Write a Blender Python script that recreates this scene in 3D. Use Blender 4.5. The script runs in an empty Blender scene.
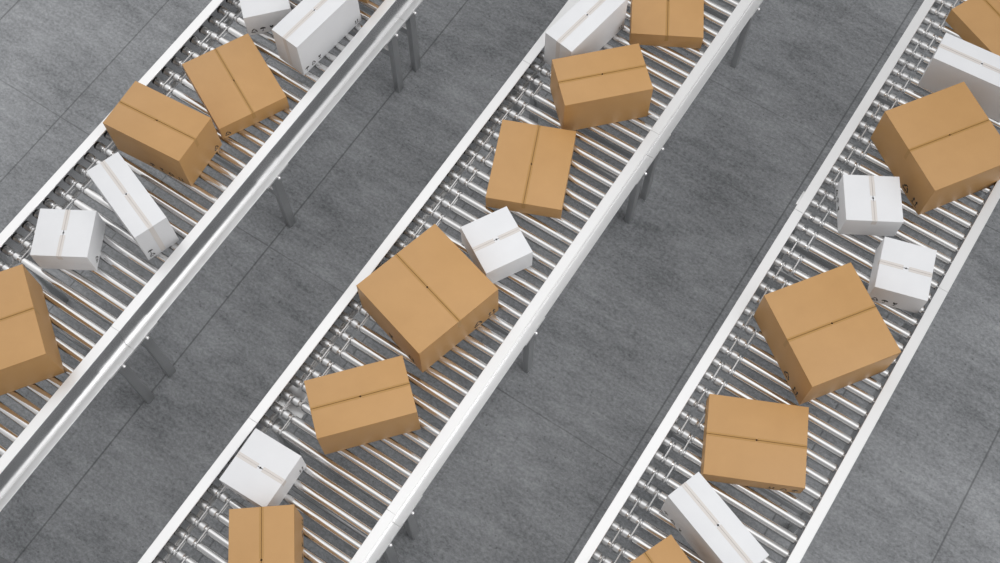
import bpy, bmesh, math, random
from mathutils import Matrix, Vector
random.seed(7)
scene = bpy.context.scene
COL = scene.collection

# ------------------------------------------------------------------ sizes (metres)
FZ = 0.7699            # rail top above the floor
W = 0.7500             # conveyor width over the side channels
FLANGE = 0.0454
RAIL_H = 0.2233        # rail top to the upper face of the bottom flange
ROLL_R = 0.0200
ROLL_Z = FZ - 0.0600   # roller axis
PITCH = 2.1135 / 30
SEAM = 0.682
SECTION = 2.1135
CONV_X = (-1.4544, 0.0, 1.4531)

# ------------------------------------------------------------------ helpers
def new_mat(name):
    m = bpy.data.materials.new(name); m.use_nodes = True
    nt = m.node_tree
    return m, nt, nt.nodes['Principled BSDF']

def N(nt, kind, **kw):
    n = nt.nodes.new(kind)
    for k, v in kw.items():
        if k in n.inputs: n.inputs[k].default_value = v
        else: setattr(n, k, v)
    return n

def link_obj(name, mesh, mat=None, parent=None, loc=None, rotz=0):
    o = bpy.data.objects.new(name, mesh)
    COL.objects.link(o)
    if mat is not None and not mesh.materials: mesh.materials.append(mat)
    if parent is not None: o.parent = parent
    if loc is not None: o.location = loc
    if rotz: o.rotation_euler = (0, 0, rotz)
    return o

def mesh_of(name, bm, mat, smooth=None):
    me = bpy.data.meshes.new(name)
    bmesh.ops.recalc_face_normals(bm, faces=bm.faces)
    bm.to_mesh(me); bm.free()
    me.materials.append(mat)
    if smooth is not None:
        for p in me.polygons: p.use_smooth = True
        me.set_sharp_from_angle(angle=math.radians(smooth))
    return me

def add_box(bm, lo, hi):
    vs = [bm.verts.new((x, y, z)) for z in (lo[2], hi[2]) for y in (lo[1], hi[1]) for x in (lo[0], hi[0])]
    for f in ((0, 2, 3, 1), (4, 5, 7, 6), (0, 1, 5, 4), (2, 6, 7, 3), (0, 4, 6, 2), (1, 3, 7, 5)):
        bm.faces.new([vs[i] for i in f])

def box_mesh(name, lo, hi, mat, bev=0.0, seg=2):
    bm = bmesh.new(); add_box(bm, lo, hi)
    if bev: bmesh.ops.bevel(bm, geom=bm.edges[:], offset=bev, segments=seg, profile=0.5, affect='EDGES')
    return mesh_of(name, bm, mat, 50 if bev else None)

def add_lathe_x(bm, prof, seg=28, y=0.0, z=0.0, mirror=1):
    """profile of (x, r) turned about the x axis"""
    rings = []
    for x, r in prof:
        if r < 1e-6: rings.append([bm.verts.new((x, y, z))])
        else: rings.append([bm.verts.new((x, y + r * math.cos(2 * math.pi * i / seg), z + r * math.sin(2 * math.pi * i / seg))) for i in range(seg)])
    for a, b in zip(rings, rings[1:]):
        for i in range(seg):
            j = (i + 1) % seg
            if len(a) == 1 and len(b) == 1: continue
            if len(a) == 1: bm.faces.new((a[0], b[i], b[j]))
            elif len(b) == 1: bm.faces.new((a[i], b[0], a[j]))
            else: bm.faces.new((a[i], b[i], b[j], a[j]))

def extrude_y(bm, poly, y0, y1):
    """closed (x, z) outline drawn out along y"""
    a = [bm.verts.new((x, y0, z)) for x, z in poly]
    b = [bm.verts.new((x, y1, z)) for x, z in poly]
    n = len(poly)
    bm.faces.new(a); bm.faces.new(b[::-1])
    for i in range(n):
        j = (i + 1) % n
        bm.faces.new((a[i], b[i], b[j], a[j]))

def thing(name, label, cat, loc=(0, 0, 0), rotz=0, group=None):
    o = bpy.data.objects.new(name, None); COL.objects.link(o)
    o.empty_display_size = 0.1
    o.location = loc; o.rotation_euler = (0, 0, rotz)
    o['label'] = label; o['category'] = cat
    if group: o['group'] = group
    return o

# ------------------------------------------------------------------ materials
def metal(name, col, rough, metallic=1.0, brushed=None):
    m, nt, b = new_mat(name)
    b.inputs['Base Color'].default_value = (*col, 1)
    b.inputs['Metallic'].default_value = metallic
    b.inputs['Roughness'].default_value = rough
    tc = N(nt, 'ShaderNodeTexCoord')
    mp = N(nt, 'ShaderNodeMapping'); mp.inputs['Scale'].default_value = brushed or (30, 30, 30)
    nz = N(nt, 'ShaderNodeTexNoise', Scale=1.0, Detail=4.0)
    mr = N(nt, 'ShaderNodeMapRange'); mr.inputs['To Min'].default_value = rough * 0.85; mr.inputs['To Max'].default_value = rough * 1.2
    nt.links.new(tc.outputs['Object'], mp.inputs['Vector'])
    nt.links.new(mp.outputs['Vector'], nz.inputs['Vector'])
    nt.links.new(nz.outputs['Fac'], mr.inputs['Value'])
    nt.links.new(mr.outputs['Result'], b.inputs['Roughness'])
    return m

RAIL = metal('aluminium_channel', (0.81, 0.81, 0.807), 0.34, metallic=0.62, brushed=(3, 3, 3))
RAIL_WEB = metal('dimmed_aluminium_web', (0.70, 0.70, 0.705), 0.20, brushed=(3, 3, 3))  # same channel metal, smoother, base darkened to dim the lip's reflection
CHROME = metal('polished_steel', (0.74, 0.735, 0.73), 0.13, brushed=(3, 3, 3))
SLEEVE = metal('satin_steel', (0.72, 0.72, 0.72), 0.27, metallic=0.95)
LEGM = metal('painted_grey_steel', (0.58, 0.585, 0.59), 0.30, metallic=0.9)
BOLTM = metal('white_zinc', (0.93, 0.93, 0.93), 0.25, metallic=0.7)
BLACK, _nt, _b = new_mat('black_plastic')
_b.inputs['Base Color'].default_value = (0.012, 0.012, 0.013, 1); _b.inputs['Roughness'].default_value = 0.45
BELT, _nt, _b = new_mat('grey_belt')
_b.inputs['Base Color'].default_value = (0.74, 0.74, 0.74, 1); _b.inputs['Roughness'].default_value = 0.35
INK, _nt, _b = new_mat('black_print')
_b.inputs['Base Color'].default_value = (0.022, 0.02, 0.018, 1); _b.inputs['Roughness'].default_value = 0.6

def board(name, dark, light, rough, spec):
    m, nt, b = new_mat(name)
    tc = N(nt, 'ShaderNodeTexCoord')
    oi = N(nt, 'ShaderNodeObjectInfo')
    off = N(nt, 'ShaderNodeVectorMath', operation='ADD')
    nt.links.new(tc.outputs['Object'], off.inputs[0]); nt.links.new(oi.outputs['Location'], off.inputs[1])
    n1 = N(nt, 'ShaderNodeTexNoise', Scale=9.0, Detail=5.0, Roughness=0.6)
    n2 = N(nt, 'ShaderNodeTexNoise', Scale=420.0, Detail=3.0)
    nt.links.new(off.outputs[0], n1.inputs['Vector']); nt.links.new(off.outputs[0], n2.inputs['Vector'])
    mx = N(nt, 'ShaderNodeMath', operation='MULTIPLY_ADD'); mx.inputs[1].default_value = 0.35
    nt.links.new(n2.outputs['Fac'], mx.inputs[0]); nt.links.new(n1.outputs['Fac'], mx.inputs[2])
    cr = N(nt, 'ShaderNodeValToRGB')
    cr.color_ramp.elements[0].position = 0.35; cr.color_ramp.elements[0].color = (*dark, 1)
    cr.color_ramp.elements[1].position = 0.95; cr.color_ramp.elements[1].color = (*light, 1)
    nt.links.new(mx.outputs[0], cr.inputs['Fac']); nt.links.new(cr.outputs['Color'], b.inputs['Base Color'])
    bp = N(nt, 'ShaderNodeBump', Strength=0.08, Distance=0.002)
    nt.links.new(n1.outputs['Fac'], bp.inputs['Height']); nt.links.new(bp.outputs['Normal'], b.inputs['Normal'])
    b.inputs['Roughness'].default_value = rough
    b.inputs['Specular IOR Level'].default_value = spec
    return m

BROWN = board('brown_cardboard', (0.438, 0.233, 0.072), (0.486, 0.264, 0.087), 0.54, 0.85)
WHITE = board('white_cardboard', (0.70, 0.706, 0.72), (0.745, 0.75, 0.762), 0.55, 0.4)

def tape_mat(name, col, rough):
    m, nt, b = new_mat(name)
    nz = N(nt, 'ShaderNodeTexNoise', Scale=35.0, Detail=3.0)
    cr = N(nt, 'ShaderNodeValToRGB')
    cr.color_ramp.elements[0].color = (*[c * 0.94 for c in col], 1); cr.color_ramp.elements[1].color = (*[min(1, c * 1.05) for c in col], 1)
    nt.links.new(nz.outputs['Fac'], cr.inputs['Fac']); nt.links.new(cr.outputs['Color'], b.inputs['Base Color'])
    b.inputs['Roughness'].default_value = rough
    return m
TAPE_B = tape_mat('brown_packing_tape', (0.405, 0.222, 0.064), 0.42)
TAPE_W = tape_mat('clear_beige_tape', (0.635, 0.60, 0.57), 0.45)

def floor_mat():
    m, nt, b = new_mat('concrete_floor')
    L = nt.links.new
    tc = N(nt, 'ShaderNodeTexCoord')
    sep = N(nt, 'ShaderNodeSeparateXYZ'); L(tc.outputs['Object'], sep.inputs[0])
    def M(op, a, bb=None, c=None):
        n = N(nt, 'ShaderNodeMath', operation=op)
        for i, v in enumerate((a, bb, c)):
            if v is None: continue
            if isinstance(v, (int, float)): n.inputs[i].default_value = v
            else: L(v, n.inputs[i])
        return n.outputs[0]
    def noise(sc, scale=1.0, det=6.0, rg=0.6):
        mp = N(nt, 'ShaderNodeMapping'); mp.inputs['Scale'].default_value = sc
        L(tc.outputs['Object'], mp.inputs['Vector'])
        n = N(nt, 'ShaderNodeTexNoise', Scale=scale, Detail=det, Roughness=rg)
        L(mp.outputs['Vector'], n.inputs['Vector']); return n.outputs['Fac']
    def joint(axis, off, step, half):
        u = M('MODULO', M('ADD', M('SUBTRACT', sep.outputs[axis], off), 200 * step), step)
        d = M('MINIMUM', u, M('SUBTRACT', step, u))
        mr = N(nt, 'ShaderNodeMapRange', interpolation_type='SMOOTHSTEP')
        mr.inputs['From Min'].default_value = half * 0.4; mr.inputs['From Max'].default_value = half * 1.6
        mr.inputs['To Min'].default_value = 1; mr.inputs['To Max'].default_value = 0
        L(d, mr.inputs['Value']); return mr.outputs['Result']
    jx = joint(0, -0.747, 0.7077, 0.0040)
    jy = joint(1, 1.571, 2.123, 0.0028)
    worn = M('MULTIPLY_ADD', M('GREATER_THAN', M('ABSOLUTE', M('SUBTRACT', sep.outputs[0], 0.666)), 0.05), 0.8, 0.2)
    jx = M('MULTIPLY', jx, worn)
    jm = M('MAXIMUM', M('MULTIPLY', jx, 0.55), M('MULTIPLY', jy, M('MULTIPLY_ADD', noise((1, 1, 1), 1.3), 1.6, -0.4)))
    big = noise((1.6, 2.4, 1), 1.0, 5.0)
    streak = noise((5.5, 19, 1), 1.0, 8.0, 0.66)
    fine = noise((50, 72, 1), 1.0, 9.0, 0.82)
    v = M('ADD', M('MULTIPLY', big, 0.46), M('ADD', M('MULTIPLY', streak, 0.36), M('MULTIPLY_ADD', fine, 0.95, -0.30)))
    cr = N(nt, 'ShaderNodeValToRGB')
    e = cr.color_ramp.elements
    e[0].position = 0.40; e[0].color = (0.105, 0.111, 0.118, 1)
    e[1].position = 0.78; e[1].color = (0.385, 0.396, 0.409, 1)
    L(v, cr.inputs['Fac'])
    # small pits and dark specks
    vo = N(nt, 'ShaderNodeTexVoronoi', Scale=26.0); L(tc.outputs['Object'], vo.inputs['Vector'])
    pit = N(nt, 'ShaderNodeMapRange', interpolation_type='SMOOTHSTEP')
    pit.inputs['From Min'].default_value = 0.06; pit.inputs['From Max'].default_value = 0.15
    pit.inputs['To Min'].default_value = 1; pit.inputs['To Max'].default_value = 0
    L(vo.outputs['Distance'], pit.inputs['Value'])
    sel = M('GREATER_THAN', noise((9, 9, 1), 1.0, 3.0), 0.53)
    pits = M('MULTIPLY', M('MULTIPLY', pit.outputs['Result'], sel), 0.55)
    mask = M('MAXIMUM', jm, pits)
    mix = N(nt, 'ShaderNodeMix', data_type='RGBA')
    L(mask, mix.inputs['Factor']); L(cr.outputs['Color'], mix.inputs[6]); mix.inputs[7].default_value = (0.035, 0.037, 0.04, 1)
    L(mix.outputs[2], b.inputs['Base Color'])
    L(M('MULTIPLY_ADD', v, -0.25, 0.53), b.inputs['Roughness'])
    bp = N(nt, 'ShaderNodeBump', Strength=0.25, Distance=0.003)
    L(M('SUBTRACT', M('MULTIPLY', fine, 0.3), mask), bp.inputs['Height']); L(bp.outputs['Normal'], b.inputs['Normal'])
    b.inputs['Specular IOR Level'].default_value = 0.5
    return m

# ------------------------------------------------------------------ floor
bm = bmesh.new()
add_box(bm, (-9, -5, -0.1), (10, 13, 0.0))
fl = link_obj('floor', mesh_of('floor', bm, floor_mat()))
fl['kind'] = 'structure'; fl['label'] = 'dark grey concrete floor with thin joint lines'

# ------------------------------------------------------------------ conveyor part meshes (local x across, y along, z absolute)
def channel_mesh(length, lip=FLANGE):
    """C channel standing on its web, open towards +x"""
    z1 = FZ; z0 = FZ - RAIL_H - 0.006
    t = 0.0105; ft = 0.006; r = 0.0012
    poly = [(0, z0 + r), (r, z0), (lip - r, z0), (lip, z0 + r), (lip, z0 + ft - r), (lip - r, z0 + ft),
            (t + 0.004, z0 + ft), (t + 0.001, z0 + ft + 0.001), (t, z0 + ft + 0.004),
            (t, z1 - ft - 0.004), (t + 0.001, z1 - ft - 0.001), (t + 0.004, z1 - ft),
            (FLANGE - r, z1 - ft), (FLANGE, z1 - ft + r), (FLANGE, z1 - r), (FLANGE - r, z1), (r, z1), (0, z1 - r)]
    bm = bmesh.new(); extrude_y(bm, poly, 0.0007, length - 0.0007)
    me = mesh_of('side_rail', bm, RAIL, 40)
    me.materials.append(RAIL_WEB)
    for p in me.polygons:
        if abs(p.normal.x) > 0.9 and p.area > 0.2: p.material_index = 1
    return me

def roller_mesh():
    R = ROLL_R; g = 0.0125
    prof = [(0.0345, 0), (0.0345, R - 0.002), (0.036, R), (0.0715, R), (0.0735, R - 0.0015), (0.0742, g + 0.001),
            (0.0795, g), (0.0815, g - 0.0014), (0.0855, g - 0.0014), (0.0875, g), (0.0932, g + 0.001),
            (0.0940, R - 0.0015), (0.0960, R), (0.1215, R), (0.1235, R - 0.0015), (0.1242, g + 0.001),
            (0.1300, g), (0.1320, g - 0.0014), (0.1360, g - 0.0014), (0.1380, g), (0.1446, g + 0.001),
            (0.1452, R - 0.0018), (0.1470, R), (0.6985, R), (0.7010, R - 0.002), (0.7010, 0)]
    bm = bmesh.new(); add_lathe_x(bm, prof, 32)
    me = mesh_of('roller', bm, CHROME, 35)
    me.materials.append(SLEEVE)
    for p in me.polygons:
        if p.center.x < 0.1452: p.material_index = 1
    return me

def cap_mesh():
    bm = bmesh.new()
    add_lathe_x(bm, [(0.0225, 0), (0.0225, 0.0170), (0.0240, 0.0185), (0.0330, 0.0185), (0.0340, 0.0175), (0.0340, 0)], 24)
    return mesh_of('bearing_cap', bm, BLACK, 40)

def axle_mesh():
    bm = bmesh.new()
    add_lathe_x(bm, [(0.0106, 0), (0.0106, 0.0118), (0.0190, 0.0118), (0.0205, 0.0100), (0.0205, 0.0055), (0.0224, 0.0055), (0.0224, 0)], 6)
    return mesh_of('axle_nut', bm, BOLTM)

def axle_end_mesh():
    bm = bmesh.new()
    add_lathe_x(bm, [(0.7012, 0), (0.7012, 0.006), (0.7046, 0.006), (0.7046, 0)], 12)
    return mesh_of('axle_end', bm, SLEEVE)

def belt_mesh():
    """round belt looped over two neighbouring grooves"""
    bm = bmesh.new()
    rp, rt = 0.0134, 0.0027
    path = []
    for i in range(13):
        a = math.pi / 2 + math.pi * i / 12
        path.append((rp * math.cos(a), rp * math.sin(a), a))
    for i in range(13):
        a = -math.pi / 2 + math.pi * i / 12
        path.append((PITCH + rp * math.cos(a), rp * math.sin(a), a))
    rings = []
    for (y, z, a) in path:
        nrm = Vector((0, math.cos(a), math.sin(a)))
        rings.append([bm.verts.new(Vector((0, y, z)) + nrm * (rt * math.cos(2 * math.pi * k / 8)) + Vector((rt * math.sin(2 * math.pi * k / 8), 0, 0))) for k in range(8)])
    for a, b in zip(rings, rings[1:] + rings[:1]):
        for k in range(8):
            bm.faces.new((a[k], a[(k + 1) % 8], b[(k + 1) % 8], b[k]))
    return mesh_of('drive_belt', bm, BELT, 60)

def clip_mesh(length):
    """folded plate gripping the bottom flange of the right-hand channel"""
    zt = FZ - RAIL_H; x0 = W - 0.0330; x1 = W + 0.0035
    poly = [(x0 - 0.008, zt - 0.0122), (x1, zt - 0.0122), (x1, zt + 0.0006), (W + 0.0001, zt + 0.0006), (W + 0.0001, zt - 0.0064), (x0 - 0.008, zt - 0.0064)]
    bm = bmesh.new(); extrude_y(bm, poly, 0.0006, length - 0.0006)
    return mesh_of('mounting_plate', bm, RAIL)

def leg_mesh(x0, x1):
    """open-backed upright with a folded foot"""
    bm = bmesh.new()
    z1 = FZ - RAIL_H - 0.0125
    add_box(bm, (x0, -0.0225, 0.0), (x1, 0.0225, z1))
    bmesh.ops.bevel(bm, geom=bm.edges[:], offset=0.002, segments=2, profile=0.5, affect='EDGES')
    return mesh_of('leg', bm, LEGM, 50)

def bolt_mesh():
    bm = bmesh.new()
    xc = W + 0.0056; r = 0.0092
    prof = [(W - 0.0122, 0), (W - 0.0122, 0.011), (W - 0.0100, 0.011), (W - 0.0100, 0.0062), (W - 0.0026, 0.0062)]
    for i in range(1, 9):
        a = math.pi * (1 - i / 8.0) * 0.80
        prof.append((xc + r * math.cos(a), r * math.sin(a)))
    bm.verts.index_update()
    add_lathe_x(bm, prof, 18)
    return mesh_of('cap_bolt', bm, BOLTM, 40)

ME = dict(rail=channel_mesh(SECTION), rail_l=channel_mesh(SECTION, 0.026), roller=roller_mesh(), cap=cap_mesh(), axle=axle_mesh(), end=axle_end_mesh(), belt=belt_mesh(),
          clip=clip_mesh(0.163), clip_mid=clip_mesh(0.163), leg_r=leg_mesh(W - 0.0440, W - 0.0120), leg_l=leg_mesh(0.0120, 0.0440), bolt=bolt_mesh(),
          brace=box_mesh('cross_brace', (0.0440, -0.0140, FZ - 0.465), (W - 0.0440, 0.0140, FZ - 0.415), LEGM, 0.002))

def conveyor(cx, label):
    root = thing('roller_conveyor', label, 'conveyor', (cx, SEAM, 0), group='roller conveyors')
    for s in (-1, 0, 1):
        y0 = s * SECTION
        left = link_obj('side_rail', ME['rail_l'], None, root, (0, y0, 0))
        right = link_obj('side_rail', ME['rail'], None, root, (W - FLANGE, y0, 0))
        for k in range(30):
            y = y0 + 0.0345 + PITCH * k
            r = link_obj('roller', ME['roller'], None, root, (0, y, ROLL_Z))
            for nm, key in (('bearing_cap', 'cap'), ('axle_nut', 'axle'), ('axle_end', 'end')):
                o = link_obj(nm, ME[key], None, r)
                o['label'] = {'cap': 'black plastic bearing cap', 'axle': 'white hexagonal axle nut', 'end': 'steel axle end'}[key]
            if k < 29:
                o = link_obj('drive_belt', ME['belt'], None, root, (0.0835 if k % 2 else 0.1340, y, ROLL_Z))
        for ya, key, yb in ((0.081, 'clip', 0.0), (SECTION / 2, 'clip_mid', SECTION / 2 - 0.0815), (SECTION - 0.081, 'clip', SECTION - 0.163)):
            p = link_obj('mounting_plate', ME[key], None, right, (-(W - FLANGE), yb, 0))
            lr = link_obj('leg', ME['leg_r'], None, root, (0, y0 + ya, 0))
            ll = link_obj('leg', ME['leg_l'], None, root, (0, y0 + ya, 0))
            link_obj('cross_brace', ME['brace'], None, root, (0, y0 + ya, 0))
            b = link_obj('cap_bolt', ME['bolt'], None, lr, (0, 0, FZ - 0.2453))
            b['label'] = 'domed white bolt head'
    return root

c1 = conveyor(CONV_X[0], 'leftmost roller conveyor, its dark outer side channel facing the aisle')
c2 = conveyor(CONV_X[1], 'middle roller conveyor, running between the two grey aisles')
c3 = conveyor(CONV_X[2], 'rightmost roller conveyor, nearest the right edge of the photo')
# drive cover plate under the first rollers past the joint of the middle line
o = link_obj('drive_cover', box_mesh('drive_cover', (0.0110, 0.118, FZ - 0.156), (0.140, 0.252, FZ - 0.150), RAIL, 0.001), None, c2)
o = link_obj('side_bracket', box_mesh('side_bracket', (-0.0195, SECTION + 0.155, FZ - RAIL_H - 0.010), (-0.0003, SECTION + 0.236, FZ - RAIL_H), RAIL, 0.001), None, c3)

# ------------------------------------------------------------------ printed handling marks
def glyph_polys(kind):
    """outlines in a unit square centred on 0, y up"""
    P = []
    if kind == 'recycle':
        for k in range(3):
            a = math.radians(120 * k)
            def R(p): return (p[0] * math.cos(a) - p[1] * math.sin(a), p[0] * math.sin(a) + p[1] * math.cos(a) - 0.04)
            # one bent arrow along the bottom-left corner of the triangle
            P.append([R(p) for p in ((-0.30, -0.20), (-0.38, -0.36), (0.02, -0.36), (0.02, -0.20))])
            P.append([R(p) for p in ((0.02, -0.44), (0.22, -0.28), (0.02, -0.12))])
            P.append([R(p) for p in ((-0.38, -0.36), (-0.30, -0.20), (-0.38, -0.06), (-0.52, -0.14))])
    elif kind == 'arrows':
        for dx in (-0.25, 0.25):
            P.append([(dx - 0.055, -0.34), (dx + 0.055, -0.34), (dx + 0.055, 0.14), (dx - 0.055, 0.14)])
            P.append([(dx - 0.18, 0.12), (dx + 0.18, 0.12), (dx, 0.48)])
        P.append([(-0.46, -0.48), (0.46, -0.48), (0.46, -0.39), (-0.46, -0.39)])
    elif kind == 'umbrella':
        arc = [(0.46 * math.cos(math.pi * i / 10), 0.08 + 0.40 * math.sin(math.pi * i / 10)) for i in range(11)]
        P.append(arc)
        P.append([(-0.04, -0.40), (0.04, -0.40), (0.04, 0.10), (-0.04, 0.10)])
        P.append([(-0.22, -0.47), (0.04, -0.47), (0.04, -0.39), (-0.22, -0.39)])
        P.append([(-0.22, -0.40), (-0.14, -0.40), (-0.14, -0.28), (-0.22, -0.28)])
    elif kind == 'glass':
        P.append([(-0.30, 0.48), (-0.24, 0.10), (-0.10, -0.04), (0.10, -0.04), (0.24, 0.10), (0.30, 0.48), (0.08, 0.48), (0.0, 0.26), (-0.06, 0.48)])
        P.append([(-0.045, -0.40), (0.045, -0.40), (0.045, -0.03), (-0.045, -0.03)])
        P.append([(-0.26, -0.48), (0.26, -0.48), (0.26, -0.39), (-0.26, -0.39)])
    return P

GL = {}
def glyph_mesh(kind, size):
    key = (kind, size)
    if key in GL: return GL[key]
    bm = bmesh.new()
    for poly in glyph_polys(kind):
        vs = [bm.verts.new((x * size, 0.0, y * size)) for x, y in poly]
        f = bm.faces.new(vs)
        g = bmesh.ops.extrude_face_region(bm, geom=[f])
        bmesh.ops.translate(bm, vec=(0, -0.0004, 0), verts=[e for e in g['geom'] if isinstance(e, bmesh.types.BMVert)])
    GL[key] = mesh_of('printed_symbol', bm, INK)
    return GL[key]

# ------------------------------------------------------------------ cartons
KINDS = {'A': (0.411, 0.3445, 0.0915, BROWN, TAPE_B), 'B': (0.411, 0.252, 0.237, BROWN, TAPE_B), 'C': (0.410, 0.435, 0.2345, BROWN, TAPE_B),
         'D': (0.410, 0.160, 0.2305, WHITE, TAPE_W), 'E': (0.227, 0.250, 0.142, WHITE, TAPE_W)}
MARK_SIZE = {'A': 0.030, 'B': 0.031, 'C': 0.046, 'D': 0.027, 'E': 0.032}
# printed rows: face number (0: front long side P0-P1, 1: P1-P2, 2: P2-P3, 3: P3-P0) -> (symbol, fraction along the face, row)
MARKS = {
 'A': {0: [('arrows', .70, 0), ('recycle', .82, 0), ('umbrella', .93, 0)], 1: [('recycle', .09, 0)], 2: [('recycle', .10, 0)]},
 'B': {0: [('umbrella', .50, 0), ('glass', .625, 0), ('recycle', .75, 0), ('arrows', .88, 0)], 1: [('recycle', .85, 0)],
       2: [('umbrella', .60, 0), ('glass', .715, 0), ('recycle', .83, 0), ('arrows', .94, 0)]},
 'C': {1: [('recycle', .73, 0), ('arrows', .91, 0)], 3: [('recycle', .70, 0), ('arrows', .88, 0)]},
 'D': {0: [('umbrella', .07, 0), ('recycle', .175, 0), ('glass', .28, 0), ('arrows', .92, 0)], 1: [('recycle', .17, 0), ('umbrella', .17, 1)],
       2: [('recycle', .1, 0), ('arrows', .92, 0)]},
 'E': {0: [('recycle', .14, 0), ('umbrella', .33, 0), ('glass', .52, 0)], 1: [('arrows', .88, 0)], 2: [('recycle', .2, 0)]}}

def carton_body_mesh(k):
    w, d, h, mat, _ = KINDS[k]
    bm = bmesh.new()
    add_box(bm, (-w / 2, -d / 2, 0), (w / 2, d / 2, h - 0.0042))
    top = [f for f in bm.faces if all(v.co.z > h * 0.5 for v in f.verts)]
    bmesh.ops.delete(bm, geom=top, context='FACES_ONLY')
    bmesh.ops.bevel(bm, geom=[e for e in bm.edges if len(e.link_faces) == 2], offset=0.0016, segments=2, profile=0.5, affect='EDGES')
    me = mesh_of('carton_body', bm, mat, 60)
    return me

def flap_mesh(k, side):
    """one long top flap; the closing edge stops just short of the middle and is notched at its centre"""
    w, d, h, mat, _ = KINDS[k]
    g = 0.0016; nr = 0.0034
    e = 0.0
    out = [(w / 2 - e, side * (d / 2 - e)), (-w / 2 + e, side * (d / 2 - e)), (-w / 2 + e, side * g)]
    n = 8
    out += [(nr * math.cos(math.pi - math.pi * i / n), side * (g + nr * math.sin(math.pi * i / n))) for i in range(n + 1)]
    out += [(w / 2 - e, side * g)]
    bm = bmesh.new()
    lo = [bm.verts.new((x, y, h - 0.0048)) for x, y in out]
    hi = [bm.verts.new((x, y, h)) for x, y in out]
    bm.faces.new(lo); bm.faces.new(hi)
    for i in range(len(out)):
        j = (i + 1) % len(out)
        bm.faces.new((lo[i], lo[j], hi[j], hi[i]))
    outer = [ed for ed in bm.edges if all(abs(v.co.z - h) < 1e-5 for v in ed.verts) and len(ed.link_faces) == 2
             and (all(abs(v.co.x) > w / 2 - 0.002 for v in ed.verts) or all(abs(v.co.y) > d / 2 - 0.002 for v in ed.verts))]
    bmesh.ops.bevel(bm, geom=outer, offset=0.0016, segments=2, profile=0.5, affect='EDGES')
    return mesh_of('flap', bm, mat, 40)

def tape_mesh(k, end):
    """half of the closing tape: from the notch out to one end and folded down the end panel"""
    w, d, h, _, tm = KINDS[k]
    tw = 0.0115 if tm is TAPE_W else 0.0085
    gap = 0.0045 if k != 'E' else 0.012
    drop = {'A': 0.045, 'B': 0.060, 'C': 0.070, 'D': 0.222, 'E': 0.034}[k]
    t = 0.0005
    z = h + t
    if tm is TAPE_W: cross = [(-tw, 0), (-0.0015, 0), (-0.0009, -0.0022), (0.0009, -0.0022), (0.0015, 0), (tw, 0)]
    else: cross = [(-tw, 0), (-0.0015, 0), (-0.0010, -0.0046), (0.0010, -0.0046), (0.0015, 0), (tw, 0)]
    bm = bmesh.new()
    X = [gap, w / 2 - 0.004, w / 2 - 0.001, w / 2 + t, w / 2 + t]
    Z = [z, z, z - 0.0005, z - 0.004, z - drop]
    rows = []
    for i, (x, zz) in enumerate(zip(X, Z)):
        flat = 1 if i < 3 else 0
        rows.append([bm.verts.new((end * x, y, zz + dz * flat)) for y, dz in cross])
    for a, b in zip(rows, rows[1:]):
        for i in range(len(cross) - 1): bm.faces.new((a[i], a[i + 1], b[i + 1], b[i]))
    return mesh_of('tape', bm, tm)

CM = {k: dict(body=carton_body_mesh(k), f1=flap_mesh(k, -1), f2=flap_mesh(k, 1), t1=tape_mesh(k, 1), t2=tape_mesh(k, -1)) for k in KINDS}
BOXZ = FZ - 0.0405

def carton(kind, x, y, rot, label, faces=None):
    w, d, h, mat, tm = KINDS[kind]
    root = thing('cardboard_box', label, 'box', (x, y, BOXZ), rot, 'brown cardboard boxes' if mat is BROWN else 'white cardboard boxes')
    m = CM[kind]
    link_obj('carton_body', m['body'], None, root)
    link_obj('flap', m['f1'], None, root); link_obj('flap', m['f2'], None, root)
    for key in ('t1', 't2'):
        link_obj('tape', m[key], None, root)['label'] = 'clear beige tape along the seam' if tm is TAPE_W else 'brown tape along the seam'
    size = MARK_SIZE[kind]
    rows = dict(MARKS[kind])
    if faces is not None: rows = faces
    for face, items in rows.items():
        for sym, f, row in items:
            o = link_obj('printed_symbol', glyph_mesh(sym, size), None, root)
            o['label'] = {'recycle': 'black recycling arrows', 'arrows': 'black pair of upright arrows', 'umbrella': 'black umbrella mark', 'glass': 'black glass mark'}[sym]
            z = 0.014 + size * (0.5 + 1.15 * row)
            if face == 0: p, r = (-w / 2 + f * w, -d / 2 - 0.0001), 0
            elif face == 1: p, r = (w / 2 + 0.0001, -d / 2 + f * d), math.pi / 2
            elif face == 2: p, r = (w / 2 - f * w, d / 2 + 0.0001), math.pi
            else: p, r = (-w / 2 - 0.0001, d / 2 - f * d), -math.pi / 2
            o.location = (p[0], p[1], z); o.rotation_euler = (0, 0, r)
    return root

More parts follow.
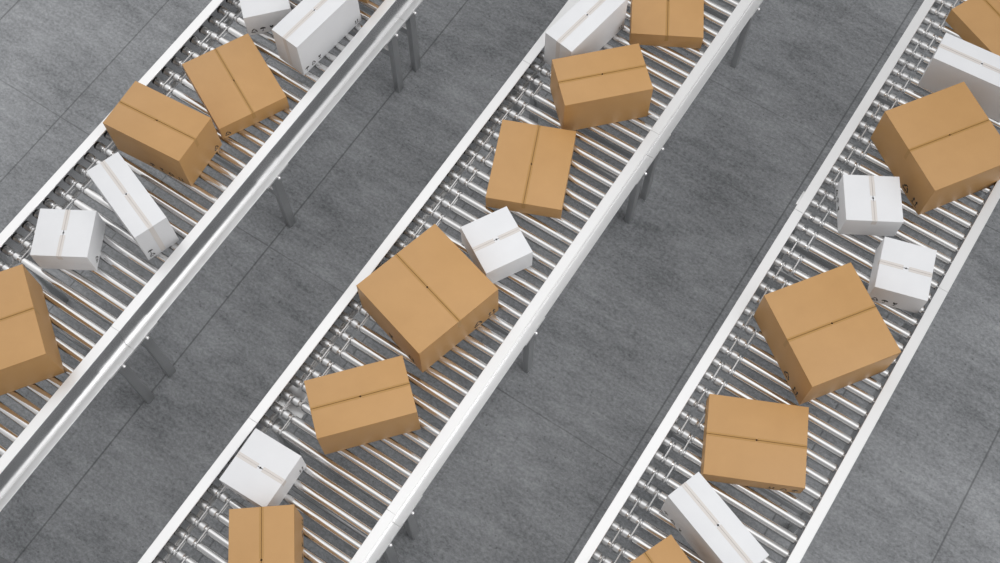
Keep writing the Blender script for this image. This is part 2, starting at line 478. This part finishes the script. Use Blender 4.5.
BOXES = [
 ('E', -1.2148, 2.3797, 0.8303, 'small white box at the top of the left conveyor, behind the tall white one', None),
 ('D', -0.8963, 2.3882, 1.4648, 'tall white box against the outer rail at the top of the left conveyor', None),
 ('A', -1.0510, 1.9346, -0.4607, 'flat brown box on the left conveyor, touching the deep brown one', {1: [('recycle', .09, 0)]}),
 ('B', -1.1246, 1.5225, 0.0815, 'deep brown box overhanging the far rail of the left conveyor', {0: MARKS['B'][0], 1: MARKS['B'][1]}),
 ('D', -1.0021, 1.1636, -0.3346, 'long narrow white box lying across the left conveyor, tape down its end', None),
 ('E', -1.1590, 0.8902, -1.0379, 'small white box on the left conveyor, just above the cut-off brown one', {2: [('recycle', .2, 0)]}),
 ('C', -1.0907, 0.3733, 0.9584, 'big brown box cut off by the left edge of the photo', {}),
 ('B', -1.0555, 2.7620, 0.2000, 'brown box mostly out of frame above the tall white box, only a corner showing', {}),
 ('D', 0.1849, 3.0600, 1.4159, 'tall white box overlapping the left rail at the top of the middle conveyor', {0: MARKS['D'][0]}),
 ('A', 0.4206, 3.4377, -1.0682, 'flat brown box cut off by the top edge on the middle conveyor', {}),
 ('B', 0.4139, 2.8158, 0.7961, 'deep brown box in front of the tall white box on the middle conveyor', {}),
 ('A', 0.3538, 2.3187, -1.1783, 'flat brown box just above the small white box of the middle conveyor', {}),
 ('E', 0.4420, 1.8952, 1.0493, 'small white box leaning against the big brown box mid photo', {}),
 ('C', 0.3451, 1.5139, -0.2638, 'big square brown box at the centre of the photo, recycling mark on its side', {0: [('glass', .50, 0), ('arrows', .83, 0)], 1: MARKS['C'][1]}),
 ('B', 0.3914, 0.9703, 0.8505, 'brown box on the middle conveyor between the big square box and a small white box', {}),
 ('E', 0.2045, 0.5271, 0.0342, 'small white box tucked against the left rail near the bottom of the middle conveyor', None),
 ('B', 0.4585, 0.2332, -0.9180, 'brown box cut off by the bottom edge on the middle conveyor', {2: MARKS['B'][2]}),
 ('A', 1.8455, 4.2035, -0.4311, 'brown box in the top right corner of the photo, behind the white one', {}),
 ('D', 1.8340, 3.8131, 0.0598, 'tall white box at the right edge behind a big brown box', {2: MARKS['D'][2]}),
 ('C', 1.8692, 3.3855, 0.9723, 'big brown box cut off by the right edge of the photo', {3: MARKS['C'][3]}),
 ('E', 1.7242, 2.9726, -1.0425, 'small white box touching the big brown box at the right edge', {0: MARKS['E'][0]}),
 ('E', 1.9940, 2.7421, 0.2767, 'small white box beside the outer rail of the right conveyor, marks on its front', {0: MARKS['E'][0]}),
 ('C', 1.8399, 2.2946, 0.9562, 'big brown box at the middle of the right conveyor, arrows on its left side', {3: MARKS['C'][3]}),
 ('A', 1.8197, 1.7350, 0.4340, 'flat brown box on the right conveyor, behind the long white box', {0: MARKS['A'][0]}),
 ('D', 1.8523, 1.3034, -0.3426, 'long narrow white box lying across the bottom of the right conveyor', {0: MARKS['D'][0]}),
 ('B', 1.8567, 0.9748, -0.4097, 'brown box at the bottom edge of the right conveyor, only a corner in frame', {}),
]
for kind, x, y, r, label, faces in BOXES: carton(kind, x, y, r, label, faces)

# ------------------------------------------------------------------ light
def area(name, loc, target, sx, sy, power, spread=180, col=(1, 1, 1)):
    l = bpy.data.lights.new(name, 'AREA'); l.shape = 'RECTANGLE'; l.size = sx; l.size_y = sy
    l.energy = power; l.color = col; l.spread = math.radians(spread)
    o = bpy.data.objects.new(name, l); COL.objects.link(o)
    o.location = loc
    o.rotation_euler = (Vector(target) - Vector(loc)).to_track_quat('-Z', 'Y').to_euler()
    return o
area('ceiling_light', (0.05, 1.9, 6.9), (0.05, 1.9, 0), 6.0, 6.0, 16, 80)
area('side_fill_light', (4.4, 1.9, 6.2), (-0.25, 1.75, 0.7), 3.2, 3.2, 15, 58)  # unseen fill added on the right to brighten box faces on that side

w = bpy.data.worlds.new('warehouse_air'); scene.world = w; w.use_nodes = True
nt = w.node_tree; bg = nt.nodes['Background']
tc = N(nt, 'ShaderNodeTexCoord')
sp = N(nt, 'ShaderNodeSeparateXYZ'); nt.links.new(tc.outputs['Generated'], sp.inputs[0])
# shaped background glow, bright overhead and to both sides, dimmer along the lines and behind the viewer
cr = N(nt, 'ShaderNodeValToRGB')
e = cr.color_ramp.elements
e[0].position = 0.0; e[0].color = (0.52, 0.52, 0.523, 1)
e[1].position = 1.0; e[1].color = (0.42, 0.42, 0.423, 1)
for p, c in ((0.10, 0.50), (0.20, 0.56), (0.34, 0.70), (0.46, 0.92), (0.54, 1.02), (0.74, 1.04), (0.82, 0.84), (0.89, 0.60), (0.95, 0.48)):
    q = e.new(p); q.color = (c, c, c * 1.008, 1)
my = N(nt, 'ShaderNodeMapRange'); my.inputs['From Min'].default_value = -1.0
nt.links.new(sp.outputs['Y'], my.inputs['Value']); nt.links.new(my.outputs['Result'], cr.inputs['Fac'])
def mth(op, a, b=None):
    n = N(nt, 'ShaderNodeMath', operation=op)
    for i, v in enumerate((a, b)):
        if v is None: continue
        if isinstance(v, (int, float)): n.inputs[i].default_value = v
        else: nt.links.new(v, n.inputs[i])
    return n.outputs[0]
mz = N(nt, 'ShaderNodeMapRange', interpolation_type='SMOOTHSTEP')
mz.inputs['From Min'].default_value = -0.12; mz.inputs['From Max'].default_value = 0.26
mz.inputs['To Min'].default_value = 0.12; mz.inputs['To Max'].default_value = 1.0
nt.links.new(sp.outputs['Z'], mz.inputs['Value'])
mx_ = N(nt, 'ShaderNodeMapRange', interpolation_type='SMOOTHSTEP')
mx_.inputs['From Min'].default_value = 0.25; mx_.inputs['From Max'].default_value = 0.65
mx_.inputs['To Min'].default_value = 1.0; mx_.inputs['To Max'].default_value = 1.95
nt.links.new(mth('ABSOLUTE', sp.outputs['X']), mx_.inputs['Value'])
nt.links.new(cr.outputs['Color'], bg.inputs['Color'])
nt.links.new(mth('MULTIPLY', mth('MULTIPLY', mz.outputs['Result'], 0.83), mx_.outputs['Result']), bg.inputs['Strength'])

# ------------------------------------------------------------------ camera
cd = bpy.data.cameras.new('camera'); cam = bpy.data.objects.new('camera', cd); COL.objects.link(cam)
R = Matrix(((0.837295, -0.500294, 0.220549), (0.546749, 0.767231, -0.335294), (-0.001467, 0.401325, 0.915935)))
cam.matrix_world = Matrix.Translation((1.7062, 0.0, 4.8439 + FZ)) @ R.to_4x4()
cd.sensor_width = 36.0; cd.sensor_fit = 'HORIZONTAL'; cd.lens = 1208.66 * 36.0 / 1000.0
cd.clip_start = 0.05; cd.clip_end = 100
scene.camera = cam
vs = scene.view_settings
vs.view_transform = 'Standard'; vs.look = 'None'; vs.gamma = 1.0; vs.use_curve_mapping = False
vs.exposure = -0.12
